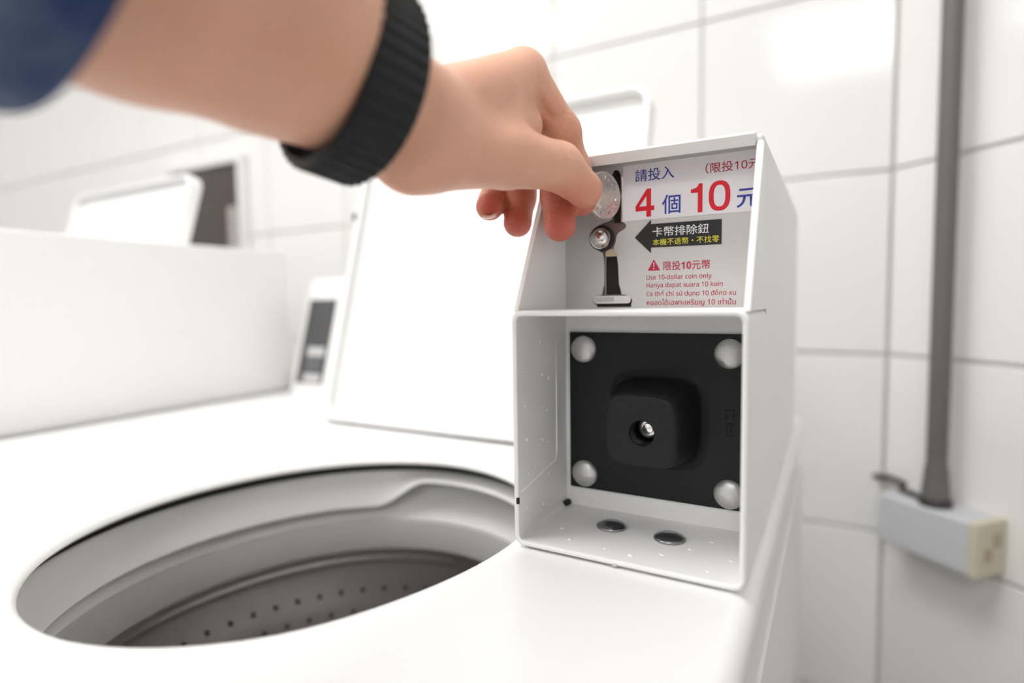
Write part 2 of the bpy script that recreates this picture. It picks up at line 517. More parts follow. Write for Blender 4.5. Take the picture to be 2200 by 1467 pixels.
    obj('steel_lip', bm, M['steel_lip'], root, 50)
    bm = bmesh.new()
    rows_ = [ring_loop(0.010, TOP - 0.101), ring_loop(0.020, TOP - 0.112), ring_loop(0.030, TOP - 0.16), ring_loop(0.030, TOP - 0.38), ring_loop(-0.02, TOP - 0.41), ring_loop(-0.09, TOP - 0.405)]
    loft(bm, rows_, cap1=True)
    obj('drum', bm, M['steel'], root, 50)
    # perforations in the drum wall
    bm = bmesh.new()
    for row in range(9):
        z = TOP - 0.135 - row * 0.022
        for i in range(52):
            th = 2 * PI * (i + 0.5 * (row % 2)) / 52
            rr = hole_r(th, 0.0285 if z < TOP - 0.16 else 0.020 + (TOP - 0.112 - z) / 0.048 * 0.010 - 0.0013)
            c = Vector((HC.x + rr * math.cos(th), HC.y + rr * math.sin(th), z))
            inn = Vector((-math.cos(th), -math.sin(th), 0)); sd = Vector((-math.sin(th), math.cos(th), 0))
            vv = [bm.verts.new(c + inn * 0.0004 + (sd * math.cos(a) + Vector((0, 0, 1)) * math.sin(a)) * 0.0021) for a in [k * PI / 4 for k in range(8)]]
            bm.faces.new(vv)
    tag(obj('drum_perforations', bm, M['trim_and_gap'], root), kind='stuff')
    bm = bmesh.new()
    lathe(bm, [(0.001, 0.06), (0.012, 0.058), (0.03, 0.035), (0.075, 0.012), (0.10, 0.0)], (HC.x, HC.y, TOP - 0.404), 'z', 40)
    obj('pulsator', bm, M['ring2'], root, 50)
    # lid, swung up and leaning back
    u = Vector((1, 0, 0)); v = Vector((0, 0.283, 1)).normalized(); w = v.cross(u).normalized()   # w away from viewer?
    if w.y > 0: w = -w
    h0 = Vector((0, 0.4508, TOP + 0.002))
    lx0, lx1, LH = -0.487, -0.148, 0.336
    cx, hw, hh = (lx0 + lx1) / 2, (lx1 - lx0) / 2, LH / 2
    def LP(p, t): return h0 + u * p[0] + v * p[1] + w * t
    A = rrect(cx, hh, hw, hh, 0.020); A1 = rrect(cx, hh, hw - 0.0015, hh - 0.0015, 0.019)
    B = rrect(cx, hh, hw - 0.0045, hh - 0.0045, 0.0165); B1 = rrect(cx, hh, hw - 0.006, hh - 0.006, 0.0155)
    bm = bmesh.new()
    loft(bm, [[LP(p, -0.012) for p in A1], [LP(p, -0.0105) for p in A], [LP(p, 0.0070) for p in A], [LP(p, 0.0085) for p in A1],
              [LP(p, 0.0085) for p in B], [LP(p, 0.0072) for p in B1], [LP(p, -0.0020) for p in B1]], cap0=True, cap1=True)
    lid = obj('lid', bm, M['enamel'], root, 40)
    bm = bmesh.new()
    q = LP((lx0 - 0.001, 0.235), 0.006); lathe(bm, [(0.0035, -0.004), (0.0045, -0.002), (0.0045, 0.002)], q, 'x', 16)
    obj('bumper', bm, M['trim_and_gap'], lid, 50)
    for s in (0.02, hw * 2 - 0.02):
        bm = bmesh.new(); q = LP((lx0 + s, 0.004), -0.006); lathe(bm, [(0.005, -0.018), (0.006, -0.017), (0.006, 0.017), (0.005, 0.018)], q, 'x', 16)
        obj('hinge', bm, M['bolt_dark'], lid, 50)
    # control console along the back
    bm = bmesh.new()
    prof = [(0.586, TOP - 0.002), (0.588, TOP + 0.004), (0.634, Z(0.034)), (0.640, Z(0.039)), (0.695, Z(0.036)), (0.700, Z(0.030)), (0.700, TOP - 0.002)]
    prism(bm, prof, 'x', -0.708, -0.152)
    bmesh.ops.bevel(bm, geom=[e for e in bm.edges if abs(e.verts[0].co.x - e.verts[1].co.x) < 1e-6], offset=0.003, segments=2, affect='EDGES', profile=0.5)
    con = obj('control_console', bm, M['enamel'], root, 40)
    s0 = Vector((0, 0.5885, TOP + 0.004)); sv = (Vector((0, 0.634, Z(0.034))) - s0); sv.normalize(); sn = Vector((0, -sv.z, sv.y))
    def SP(x, t, o_=0.0): return s0 + Vector((x, 0, 0)) + sv * t + sn * o_
    def slab(bm, x0, x1, t0, t1, o0, o1):
        c = [SP(x, t, o_) for o_ in (o0, o1) for (x, t) in ((x0, t0), (x1, t0), (x1, t1), (x0, t1))]
        vv = [bm.verts.new(p) for p in c]
        for f in ((0, 1, 2, 3), (7, 6, 5, 4), (0, 4, 5, 1), (1, 5, 6, 2), (2, 6, 7, 3), (3, 7, 4, 0)):
            bm.faces.new([vv[k] for k in f])
    bm = bmesh.new(); slab(bm, -0.698, -0.643, 0.010, 0.137, 0.0, 0.0016)
    dp = obj('display_panel', bm, M['display'], con)
    dp['label'] = 'dark smoked display panel'
    for (x0, x1, t0, t1, mm) in ((-0.682, -0.648, 0.050, 0.064, 'greyprint'), (-0.682, -0.648, 0.012, 0.024, 'greyprint')):
        bm = bmesh.new(); slab(bm, x0, x1, t0, t1, 0.0016, 0.0030); obj('button', bm, M[mm], dp)
    for k in range(5):
        bm = bmesh.new(); slab(bm, -0.682, -0.652, 0.029 + k * 0.004, 0.0305 + k * 0.004, 0.0016, 0.0021)
        obj('print_line', bm, mat('dim print', (0.22, 0.22, 0.225), 0.5) if 'dim print' not in bpy.data.materials else bpy.data.materials['dim print'], dp)
    return root, lid

washer, lid_near = make_washer()
tag(washer, 'white top-load washing machine with the black-plated coin box and the hand', 'washing machine', 'washing machines in a row')
PITCH_X = -0.688
washer2 = copy_tree(washer)
washer2.location.x += PITCH_X
washer2['label'] = 'white washing machine to the left, its open lid raised before the brown window'

# ------------------------------------------------------------------ coin box
FX0, FX1 = -0.1446, -0.0303                   # outer width of the case
FY, PY = 0.2594, 0.3225                       # front rim plane, recessed panel plane
CB_Z = -0.1283                                # underside, on the machine top

def make_coin_box(full=True, FY=0.2594, PY=0.3225, YBK=0.600):
    dF = FY - 0.2594
    root = empty('coin_box', ((FX0 + FX1) / 2, 0.43, Z(CB_Z)))
    white = M['powder']
    # rounded lower frame: a tube open to the front
    czc = (-0.1275 - 0.0043) / 2; hh = (0.1275 - 0.0043) / 2
    cxm = (FX0 + FX1) / 2; hw = (FX1 - FX0) / 2
    def L(hw_, hh_, r, y): return [(p[0], y, Z(p[1])) for p in rrect(cxm, czc, hw_, hh_, r)]
    t = 0.0030
    bm = bmesh.new()
    loft(bm, [L(hw, hh, 0.0055, PY + 0.004), L(hw, hh, 0.0055, FY + 0.0012), L(hw - 0.0004, hh - 0.0004, 0.0053, FY + 0.0004), L(hw - 0.0012, hh - 0.0012, 0.0048, FY),
              L(hw - t + 0.0009, hh - t + 0.0009, 0.0036, FY), L(hw - t + 0.0002, hh - t + 0.0002, 0.0031, FY + 0.0004), L(hw - t, hh - t, 0.003, FY + 0.0014), L(hw - t, hh - t, 0.003, PY + 0.004)])
    obj('lower_frame', bm, white, root, 40)
    # side sheets of the upper hood, sloping back to the lid edge
    for s in (0, 1):
        xa = FX0 if s == 0 else FX1 - 0.0030
        prof = [(FY + 0.0022, Z(-0.0052)), (0.3015 + dF, Z(0.0725)), (0.3030 + dF, Z(0.0752)), (0.306 + dF, Z(0.0758)), (PY + 0.004, Z(0.0758)), (PY + 0.004, Z(-0.0052))]
        bm = bmesh.new(); prism(bm, prof, 'x', xa, xa + 0.0030)
        bmesh.ops.bevel(bm, geom=[e for e in bm.edges if abs(e.verts[0].co.x - e.verts[1].co.x) < 1e-6 and max(v.co.y for v in e.verts) < PY and min(v.co.y for v in e.verts) < 0.3045 + (PY - 0.3225)], offset=0.0009, segments=2, affect='EDGES', profile=0.5)
        obj('hood_side', bm, white, root, 40)
    # body behind the panel
    bm = bmesh.new()
    rb_ = [p for p in rrect(cxm, (CB_Z + 0.0758) / 2, hw, (0.0758 - CB_Z) / 2, 0.0055) if p[1] < 0]
    prism(bm, [(FX1, Z(0.0758)), (FX0, Z(0.0758))] + [(p[0], Z(p[1])) for p in rb_], 'y', PY + 0.0040, YBK)
    obj('body', bm, white, root, 40)
    # top cover with rolled front lip
    prof = [(0.60, Z(0.0742)), (0.60, Z(0.0760)), (0.40, Z(0.0782)), (0.3070 + dF, Z(0.0802)), (0.3038 + dF, Z(0.0799)), (0.3024 + dF, Z(0.0791)), (0.3022 + dF, Z(0.0782)), (0.3046 + dF, Z(0.0744)),
            (0.3054 + dF, Z(0.0737)), (0.3064 + dF, Z(0.0740)), (0.3068 + dF, Z(0.0762)), (0.3086 + dF, Z(0.0784)), (0.40, Z(0.0764))]
    bm = bmesh.new(); prism(bm, prof, 'x', FX0 + 0.0006, FX1 - 0.0040)
    bmesh.ops.triangulate(bm, faces=[f for f in bm.faces if len(f.verts) > 4])
    obj('top_cover', bm, white, root, 50)
    # upper right corner cap
    bm = bmesh.new(); bx(bm, FX1 - 0.0044, FX1 - 0.0002, 0.3040 + dF, YBK, Z(0.0745), Z(0.0788), bev=0.0018, seg=3)
    obj('cover_edge', bm, white, root, 40)
    # lower back sheet and shelf
    boxo('back_sheet', (FX0 + 0.003, FX1 - 0.003, PY, PY + 0.003, Z(-0.1245), Z(-0.0073)), white, root)
    boxo('shelf', (FX0 + 0.004, FX1 - 0.004, FY + 0.003, PY + 0.003, Z(-0.0068), Z(-0.0046)), white, root)
    if not full:
        boxo('price_panel', (FX0 + 0.003, FX1 - 0.003, PY, PY + 0.002, Z(-0.0045), Z(0.0758)), M['panel'], root)
        boxo('lock_plate', (-0.1386, -0.0368, PY - 0.0022, PY, Z(-0.1128), Z(-0.0184)), M['black'], root, bev=0.0007)
        return root
    # upper panel with the slot cut-out
    cu = bpy.data.curves.new('panel', 'CURVE'); cu.dimensions = '2D'; cu.fill_mode = 'BOTH'; cu.extrude = 0.0005
    def spl(pts, cyc=True):
        s = cu.splines.new('POLY'); s.points.add(len(pts) - 1)
        for q, p in zip(s.points, pts): q.co = (p[0], p[1], 0, 1)
        s.use_cyclic_u = cyc
    spl([(FX0 + 0.003, -0.0055), (FX1 - 0.003, -0.0055), (FX1 - 0.003, 0.0780), (FX0 + 0.003, 0.0780)])
    def smooth_poly(pts, it=2):
        for _ in range(it):
            out = []
            for i in range(len(pts)):
                a, b_ = pts[i], pts[(i + 1) % len(pts)]
                out += [(a[0] * .75 + b_[0] * .25, a[1] * .75 + b_[1] * .25), (a[0] * .25 + b_[0] * .75, a[1] * .25 + b_[1] * .75)]
            pts = out
        return pts
    CUT = [(-0.1101, 0.0748), (-0.1079, 0.0738), (-0.1068, 0.0711), (-0.1062, 0.0596), (-0.1063, 0.0449), (-0.1038, 0.0437), (-0.1038, 0.0411), (-0.1068, 0.0394), (-0.1093, 0.038), (-0.1101, 0.033), (-0.1115, 0.0299), (-0.1088, 0.0266), (-0.1077, 0.0039), (-0.1027, 0.0033), (-0.0997, 0.0001), (-0.1013, -0.0028), (-0.1096, -0.0038), (-0.1225, -0.0032), (-0.1248, 0.0001), (-0.1224, 0.0031), (-0.1175, 0.0038), (-0.1175, 0.0271), (-0.12, 0.0285), (-0.1252, 0.0313), (-0.1269, 0.0368), (-0.1249, 0.0418), (-0.1194, 0.0449), (-0.1137, 0.0463), (-0.1123, 0.0475), (-0.1126, 0.0602), (-0.1129, 0.0707), (-0.112, 0.074)]
    CUTS = smooth_poly(CUT, 1)
    spl(CUTS)
    co = bpy.data.objects.new('panel_source', cu); COL.objects.link(co)
    bpy.context.view_layer.update()
    me = bpy.data.meshes.new_from_object(co.evaluated_get(bpy.context.evaluated_depsgraph_get()))
    bpy.data.objects.remove(co)
    me.transform(Matrix(((1, 0, 0, 0), (0, 0, -1, PY + 0.0005), (0, 1, 0, ZC), (0, 0, 0, 1))))
    pan = finish('price_panel', me, M['panel'], root)
    # thin bright edge around the cut-out
    bm = bmesh.new(); tube(bm, [(p[0], PY + 0.0002, Z(p[1])) for p in CUTS] + [(CUTS[0][0], PY + 0.0002, Z(CUTS[0][1]))], 0.00038, 6, cap=False)
    obj('cutout_edge', bm, M['panel'], pan, 180)
    # slot mechanism in the cut-out
    boxo('slot_plate', (-0.1290, -0.0985, PY + 0.0022, PY + 0.0032, Z(-0.0045), Z(0.0755)), M['slotmetal'], root)
    sp = boxo('coin_slot', (-0.1112, -0.1073, PY + 0.0008, PY + 0.0021, Z(0.0447), Z(0.0742)), M['void'], root); sp['label'] = 'dark vertical coin slot'
    boxo('slot_cheek', (-0.1072, -0.1058, PY - 0.0002, PY + 0.0021, Z(0.0447), Z(0.0735)), M['chrome'], root, bev=0.0003)
    bm = bmesh.new(); bc = (-0.1193, PY, Z(0.0362))
    lathe(bm, [(0.0066, 0.0022), (0.0066, 0.0004), (0.0060, -0.0008), (0.0056, -0.0008), (0.0050, -0.0030), (0.0036, -0.0042), (0.0018, -0.0047), (0.0002, -0.0048)], bc, 'y', 36)
    rb = obj('reject_button', bm, M['chrome'], root, 60); rb['label'] = 'round chrome reject button'
    bm = bmesh.new(); lathe(bm, [(0.0075, 0.0022), (0.0075, 0.0008), (0.0068, 0.0006), (0.0068, 0.0022)], bc, 'y', 36, cap=False)
    obj('button_collar', bm, M['trim_and_gap'], rb, 50)
    bm = bmesh.new(); prism(bm, [(-0.1170, 0.0256 + ZC), (-0.1092, 0.0256 + ZC), (-0.1098, 0.0285 + ZC), (-0.1118, 0.0300 + ZC), (-0.1160, 0.0290 + ZC)], 'y', PY + 0.0006, PY + 0.0021)
    obj('brass_chip', bm, M['brass'], root)
    boxo('return_chute', (-0.1158, -0.1082, PY + 0.0006, PY + 0.0021, Z(0.0036), Z(0.0255)), M['void'], root)
    boxo('chute_rail', (-0.1172, -0.1160, PY + 0.0004, PY + 0.0021, Z(0.0036), Z(0.0262)), M['slotmetal'], root, bev=0.0003)
    bm = bmesh.new(); prism(bm, rrect(-0.1122, 0.0006 + ZC, 0.0112, 0.0022, 0.0018, 4), 'y', PY - 0.0010, PY + 0.0021)
    kf = obj('knurled_foot', bm, M['chrome'], root, 40)
    for k in range(9):
        bm = bmesh.new(); bx(bm, -0.1222 + k * 0.0013, -0.12145 + k * 0.0013, PY - 0.0016, PY - 0.0009, Z(-0.0006), Z(0.0023), bev=0.0002, seg=1)
        obj('knurl', bm, M['bolt'], kf)
    boxo('chute_lip', (-0.1215, -0.1010, PY - 0.0003, PY + 0.0021, Z(-0.0036), Z(-0.0014)), M['void'], root)
    # price sticker
    st = boxo('price_sticker', (-0.1056, -0.0334, PY - 0.00035, PY + 0.0001, Z(0.0449), Z(0.0758)), M['sticker'], root, smooth=None)
    st['label'] = 'white price sticker printed in red and blue'
    ys = PY - 0.00048
    for body, x0, x1, z0, z1, mm, off in (
            ('請投入', -0.0987, -0.0770, 0.0660, 0.0728, 'blue', 0.006),
            ('（限投10元', -0.0606, -0.0338, 0.0662, 0.0716, 'crimson', 0.004),
            ('個', -0.0836, -0.0735, 0.0470, 0.0574, 'blue', 0.008),
            ('元', -0.0450, -0.0338, 0.0470, 0.0566, 'blue', 0.012)):
        me = text_mesh(body, x0, x1, Z(z0), Z(z1), ys, off)
        finish('lettering', me, M[mm], st)
    # heavy grotesque numerals
    def numeral(splines, x0, x1, z0, z1):
        c2 = bpy.data.curves.new('numeral', 'CURVE'); c2.dimensions = '2D'; c2.fill_mode = 'BOTH'
        for pts in splines:
            q = c2.splines.new('POLY'); q.points.add(len(pts) - 1); q.use_cyclic_u = True
            for pt, p in zip(q.points, pts): pt.co = (x0 + p[0] * (x1 - x0), z0 + p[1] * (z1 - z0), 0, 1)
        t_ = bpy.data.objects.new('numeral_source', c2); COL.objects.link(t_)
        bpy.context.view_layer.update()
        me_ = bpy.data.meshes.new_from_object(t_.evaluated_get(bpy.context.evaluated_depsgraph_get()))
        bpy.data.objects.remove(t_)
        me_.transform(Matrix(((1, 0, 0, 0), (0, 0, -1, ys), (0, 1, 0, ZC), (0, 0, 0, 1))))
        finish('lettering', me_, M['red'], st)
    def oval(rx, rz, p=2.5, n=44):
        out = []
        for k in range(n):
            a = 2 * PI * k / n; c_, s_ = math.cos(a), math.sin(a)
            out.append((0.5 + rx * math.copysign(abs(c_) ** (2 / p), c_), 0.5 + rz * math.copysign(abs(s_) ** (2 / p), s_)))
        return out
    numeral([[(.58, 0), (.83, 0), (.83, .22), (1, .22), (1, .385), (.83, .385), (.83, 1), (.60, 1), (0, .40), (0, .22), (.58, .22)],
             [(.58, .385), (.58, .74), (.20, .385)]], -0.0984, -0.0878, 0.0464, 0.0618)
    numeral([[(.60, 0), (1, 0), (1, 1), (.68, 1), (.60, .92), (.45, .86), (.22, .83), (0, .82), (0, .69), (.60, .69)]], -0.0681, -0.0620, 0.0464, 0.0616)
    numeral([oval(.5, .5), oval(.27, .36)], -0.0588, -0.0480, 0.0464, 0.0620)
    # black arrow sticker
    bm = bmesh.new()
    prism(bm, [(-0.0989, Z(0.0353)), (-0.0897, Z(0.0446)), (-0.0897, Z(0.0422)), (-0.0522, Z(0.0420)), (-0.0522, Z(0.0290)), (-0.0897, Z(0.0293)), (-0.0897, Z(0.0263))], 'y', PY - 0.0003, PY + 0.0001)
    ar = obj('arrow_sticker', bm, M['blackstick'], root); ar['label'] = 'black left-pointing arrow sticker'
    me = text_mesh('卡幣排除鈕', -0.0888, -0.0585, Z(0.0351), Z(0.0404), PY - 0.00042, 0.005); finish('lettering', me, M['ink_white'], ar)
    me = text_mesh('本機不退幣・不找零', -0.0886, -0.0533, Z(0.0301), Z(0.0338), PY - 0.00042, 0.003); finish('lettering', me, M['yellow'], ar)
    # red printed notes
    yn = PY - 0.00018
    bm = bmesh.new(); prism(bm, [(-0.0915, Z(0.0165)), (-0.0845, Z(0.0165)), (-0.0880, Z(0.0226))], 'y', PY - 0.00022, PY + 0.0001)
    wt = obj('warning_triangle', bm, M['crimson'], root); wt['label'] = 'red warning triangle'
    bm = bmesh.new(); bx(bm, -0.08822, -0.08778, PY - 0.0003, PY - 0.0001, Z(0.0186), Z(0.0210)); bx(bm, -0.08822, -0.08778, PY - 0.0003, PY - 0.0001, Z(0.0173), Z(0.0179))
    obj('exclamation_mark', bm, M['ink_white'], wt)
    for body, x0, x1, z0, z1, off in (('限投10元幣', -0.0828, -0.0577, 0.0163, 0.0213, 0.004),
                                      ('Use 10-dollar coin only', -0.0922, -0.0570, 0.0106, 0.0141, 0.003),
                                      ('Hanya dapat suara 10 koin', -0.0922, -0.0513, 0.0062, 0.0097, 0.003),
                                      ('Có thể chỉ sử dụng 10 đồng xu', -0.0922, -0.0447, 0.0014, 0.0055, 0.003),
                                      ('หยอดได้เฉพาะเหรียญ 10 เท่านั้น', -0.0920, -0.0447, -0.0034, 0.0006, 0.003)):
        me = text_mesh(body, x0, x1, Z(z0), Z(z1), yn, off)
        finish('printed_line', me, M['crimson'], root)
    # black lock plate, bolts and lock boss
    bm = bmesh.new(); bx(bm, -0.1386, -0.0368, PY - 0.0022, PY, Z(-0.1128), Z(-0.0184), bev=0.0007)
    pl = obj('lock_plate', bm, M['black'], root, 40); pl['label'] = 'black cast lock plate'
    for (bx_, bz_) in ((-0.1291, -0.0285), (-0.0470, -0.0287), (-0.1289, -0.1035), (-0.0466, -0.1040)):
        bm = bmesh.new()
        lathe(bm, [(0.0080, 0.0), (0.0080, -0.0007), (0.0074, -0.0018), (0.0060, -0.0028), (0.0040, -0.0035), (0.0015, -0.0038), (0.0001, -0.0038)], (bx_, PY - 0.0022, Z(bz_)), 'y', 36)
        obj('bolt_head', bm, M['bolt'], pl, 60)
    bcx, bcz = -0.0850, -0.0668
    NB = 48
    def SL(hw_, r, y):
        out = []
        for k in range(NB):
            a = 2 * PI * k / NB
            q = hw_ / (abs(math.cos(a)) ** 4.5 + abs(math.sin(a)) ** 4.5) ** (1 / 4.5)
            out.append((bcx + q * math.cos(a), y, Z(bcz + q * math.sin(a))))
        return out
    y_pl = PY - 0.0020
    def CL(r, y, cx=-0.0843, cz=-0.0678):
        return [(cx + r * math.cos(2 * PI * k / NB), y, Z(cz + r * math.sin(2 * PI * k / NB))) for k in range(NB)]
    bm = bmesh.new()
    loft(bm, [SL(0.0285, 0.013, y_pl), SL(0.0250, 0.012, y_pl - 0.0010), SL(0.0228, 0.011, y_pl - 0.0035), SL(0.0210, 0.0095, y_pl - 0.016),
              SL(0.0192, 0.0080, y_pl - 0.031), SL(0.0184, 0.0078, y_pl - 0.0335), SL(0.0170, 0.0072, y_pl - 0.0345),
              CL(0.0070, y_pl - 0.0346), CL(0.0064, y_pl - 0.0338), CL(0.0062, y_pl - 0.016)], cap1=True)
    bs = obj('lock_boss', bm, M['black'], pl, 55)
    bm = bmesh.new(); lathe(bm, [(0.0058, 0.0), (0.0058, -0.0065), (0.0050, -0.0072), (0.0036, -0.0072), (0.0034, -0.0060), (0.0030, -0.0060), (0.0027, -0.0085), (0.0002, -0.0090)], (-0.0838, y_pl - 0.0165, Z(-0.0672)), 'y', 28)
    ob = obj('lock_core', bm, M['chrome'], pl, 50)
    bm = bmesh.new(); lathe(bm, [(0.0036, 0.0), (0.0036, -0.0002), (0.0030, -0.0002), (0.0030, 0.0)], (-0.0838, y_pl - 0.0237, Z(-0.0672)), 'y', 24, cap=False)
    # raised casting marks at the right edge of the plate
    bm = bmesh.new()
    for (x0, x1, z0, z1) in ((-0.0490, -0.0440, -0.0592, -0.0584), (-0.0490, -0.0482, -0.0640, -0.0606), (-0.0452, -0.0444, -0.0640, -0.0606), (-0.0490, -0.0448, -0.0664, -0.0656),
                             (-0.0486, -0.0478, -0.0716, -0.0676), (-0.0466, -0.0459, -0.0716, -0.0676), (-0.0490, -0.0446, -0.0730, -0.0722)):
        bx(bm, x0, x1, PY - 0.0026, PY - 0.0021, Z(z0), Z(z1), bev=0.0002, seg=1)
    obj('casting_mark', bm, M['black'], pl)
    # floor bolts
    for (x_, y_) in ((-0.1045, 0.2985), (-0.0722, 0.2965)):
        bm = bmesh.new()
        lathe(bm, [(0.0083, 0.0), (0.0083, 0.0007), (0.0078, 0.0012), (0.0062, 0.0021), (0.0040, 0.0027), (0.0001, 0.0029)], (x_, y_, Z(-0.1243)), 'z', 36)
        obj('floor_bolt', bm, M['bolt_dark'], root, 60)
    # drips of paint on the inner faces, inner seam, drain hole
    bm = bmesh.new()
    def pip(c, nrm_, r):
        q = Vector(nrm_).to_track_quat('Z', 'Y').to_matrix().to_4x4()
        bmesh.ops.create_uvsphere(bm, u_segments=8, v_segments=5, radius=r, matrix=Matrix.Translation(c) @ q @ Matrix.Diagonal((1, 1, 0.45, 1)))
    xi = FX0 + 0.0030
    for k in range(6):
        for yy, dz in ((0.270, 0.004), (0.288, 0.0), (0.296, -0.003)):
            if random.random() < 0.86:
                pip((xi, yy + random.uniform(-.0015, .0015), Z(-0.022 - k * 0.0185 + dz)), (1, 0, 0), random.uniform(0.0008, 0.0013))
    for (x_, y_) in ((-0.128, 0.284), (-0.118, 0.272), (-0.098, 0.270), (-0.071, 0.276), (-0.060, 0.288), (-0.052, 0.302), (-0.048, 0.268), (-0.040, 0.284), (-0.112, 0.309), (-0.084, 0.268)):
        pip((x_, y_, Z(-0.1245)), (0, 0, 1), random.uniform(0.0011, 0.0017))
    for (y_, z_) in ((0.275, 0.012), (0.281, 0.020), (0.293, 0.022), (0.300, 0.032), (0.287, 0.006)):
        pip((xi - 0.0002, y_, Z(z_)), (1, 0, 0), 0.0007)
    tag(obj('paint_pips', bm, white, root, 180), kind='stuff')
    bm = bmesh.new(); tube(bm, [(xi + 0.0001, 0.262, Z(-0.0995)), (xi + 0.0001, 0.306, Z(-0.0935)), (xi + 0.0001, 0.3075, Z(-0.088)), (xi + 0.0001, 0.3075, Z(-0.022))], 0.0005, 6)
    obj('weld_seam', bm, white, root, 180)
    bm = bmesh.new(); tube(bm, [(xi + 0.0012, 0.3160, Z(-0.1230)), (xi + 0.0018, 0.3205, Z(-0.1228))], [0.0017, 0.0019], 12)
    obj('drain_hole', bm, M['void'], root, 50)
    bm = bmesh.new(); bx(bm, FX0 + 0.0016, FX0 + 0.0032, FY - 0.0002, FY + 0.0012, Z(-0.1055), Z(-0.1020), bev=0.0003, seg=1)
    obj('paint_chip', bm, M['void'], root)
    bm = bmesh.new(); bx(bm, -0.0908, -0.0882, FY - 0.0003, FY + 0.002, Z(-0.1278), Z(-0.1262), bev=0.0003, seg=1)
    obj('drain_notch', bm, M['greyprint'], root)
    return root

cbox = make_coin_box()
tag(cbox, 'white metal coin box with price stickers and a black lock plate', 'coin box', 'coin boxes on the washers')
cbox2 = make_coin_box(False, 0.2594 - 0.16, 0.3225 - 0.16)
tag(cbox2, None, 'coin box', 'coin boxes on the washers')
cbox2.location.x += PITCH_X
cbox2['label'] = 'white coin box on the left washing machine, turned to show only its plain side'

# faint worn print on the far lid
for ch in washer2.children:
    if ch.name.startswith('lid'):
        far_lid = ch
ROOT[far_lid.name] = ROOT[washer.name] + Vector((PITCH_X, 0, 0))
v_ = Vector((0, 0.283, 1)).normalized(); n_ = Vector((0, -1, 0.283)).normalized()
for k, (x0, x1, t0, t1) in enumerate(((-0.43, -0.40, 0.262, 0.285), (-0.375, -0.335, 0.268, 0.290), (-0.30, -0.255, 0.266, 0.292))):
    bm = bmesh.new()
    P0 = Vector((PITCH_X, 0.4508, TOP + 0.002)) - n_ * 0.0014
    bm.faces.new([bm.verts.new(P0 + Vector((x, 0, 0)) + v_ * t) for x, t in ((x0, t0), (x1, t0), (x1, t1), (x0, t1))])
    obj('faded_print', bm, mat('faded print', (0.80, 0.80, 0.80), 0.5) if 'faded print' not in bpy.data.materials else bpy.data.materials['faded print'], far_lid)

# ------------------------------------------------------------------ conduit and socket box on the splayed wall
def WP(s, out, z):
    """a point on the splayed wall: s along it from the corner, out from its face, z from camera height"""
    p = Vector((CORNER_X, WALL_Y, 0)) + WALL_DIR * s + nrm * out
    return Vector((p.x, p.y, Z(z)))

PS, PO, PR = 0.0938, 0.03, 0.0113          # conduit: place along the wall, stand-off, radius
SB0, SB1, SBO = 0.0342, 0.1558, 0.05   # socket box extent along and off the wall
PZ0, PZ1 = -0.3216, -0.2574

def wall_box(bm, s0, s1, o0, o1, z0, z1, bev=0.003):
    r = bmesh.ops.create_cube(bm, size=1.0)['verts']
    c = WP((s0 + s1) / 2, (o0 + o1) / 2, (z0 + z1) / 2)
    Mx = Matrix.Translation(c) @ Matrix.Rotation(WR_ROT, 4, 'Z') @ Matrix.Diagonal((s1 - s0, o1 - o0, z1 - z0, 1))
    bmesh.ops.transform(bm, matrix=Mx, verts=r)
    es = set()
    for q in r: es.update(q.link_edges)
    if bev: bmesh.ops.bevel(bm, geom=list(es), offset=bev, segments=3, profile=0.5, affect='EDGES')

pp = empty('conduit_pipe', WP(PS, 0, PZ1), 'dark grey vertical conduit pipe on the tiled corner wall', 'pipe')
bm = bmesh.new(); tube(bm, [WP(PS, PO, PZ1 + 0.03), WP(PS, PO, 0.4), WP(PS, PO, H_ROOM - ZC)], PR, 20)
obj('pipe_run', bm, M['conduit'], pp, 60)
bm = bmesh.new()
tube(bm, [WP(PS, PO, PZ1 + 0.052), WP(PS, PO, PZ1 + 0.046), WP(PS, PO, PZ1 + 0.024), WP(PS, PO, PZ1 + 0.010)], [PR * 1.02, PR * 1.12, PR * 1.28, PR * 1.40], 20)
obj('bell_end', bm, M['conduit'], pp, 50)
bm = bmesh.new()
tube(bm, [WP(PS, PO, PZ1 + 0.011), WP(PS, PO, PZ1 + 0.009), WP(PS, PO, PZ1 + 0.001), WP(PS, PO, PZ1)], [PR * 1.40, PR * 1.55, PR * 1.6, PR * 1.5], 20)
obj('bushing', bm, M['conduit_dark'], pp, 50)
for zz in (0.75, 0.10):
    bm = bmesh.new(); wall_box(bm, PS - PR * 1.9, PS + PR * 1.9, -0.001, 0.004, zz - 0.008, zz + 0.008, 0.001)
    if zz > 0.5: obj('clip', bm, M['conduit'], pp, 40)
    else: bm.free()

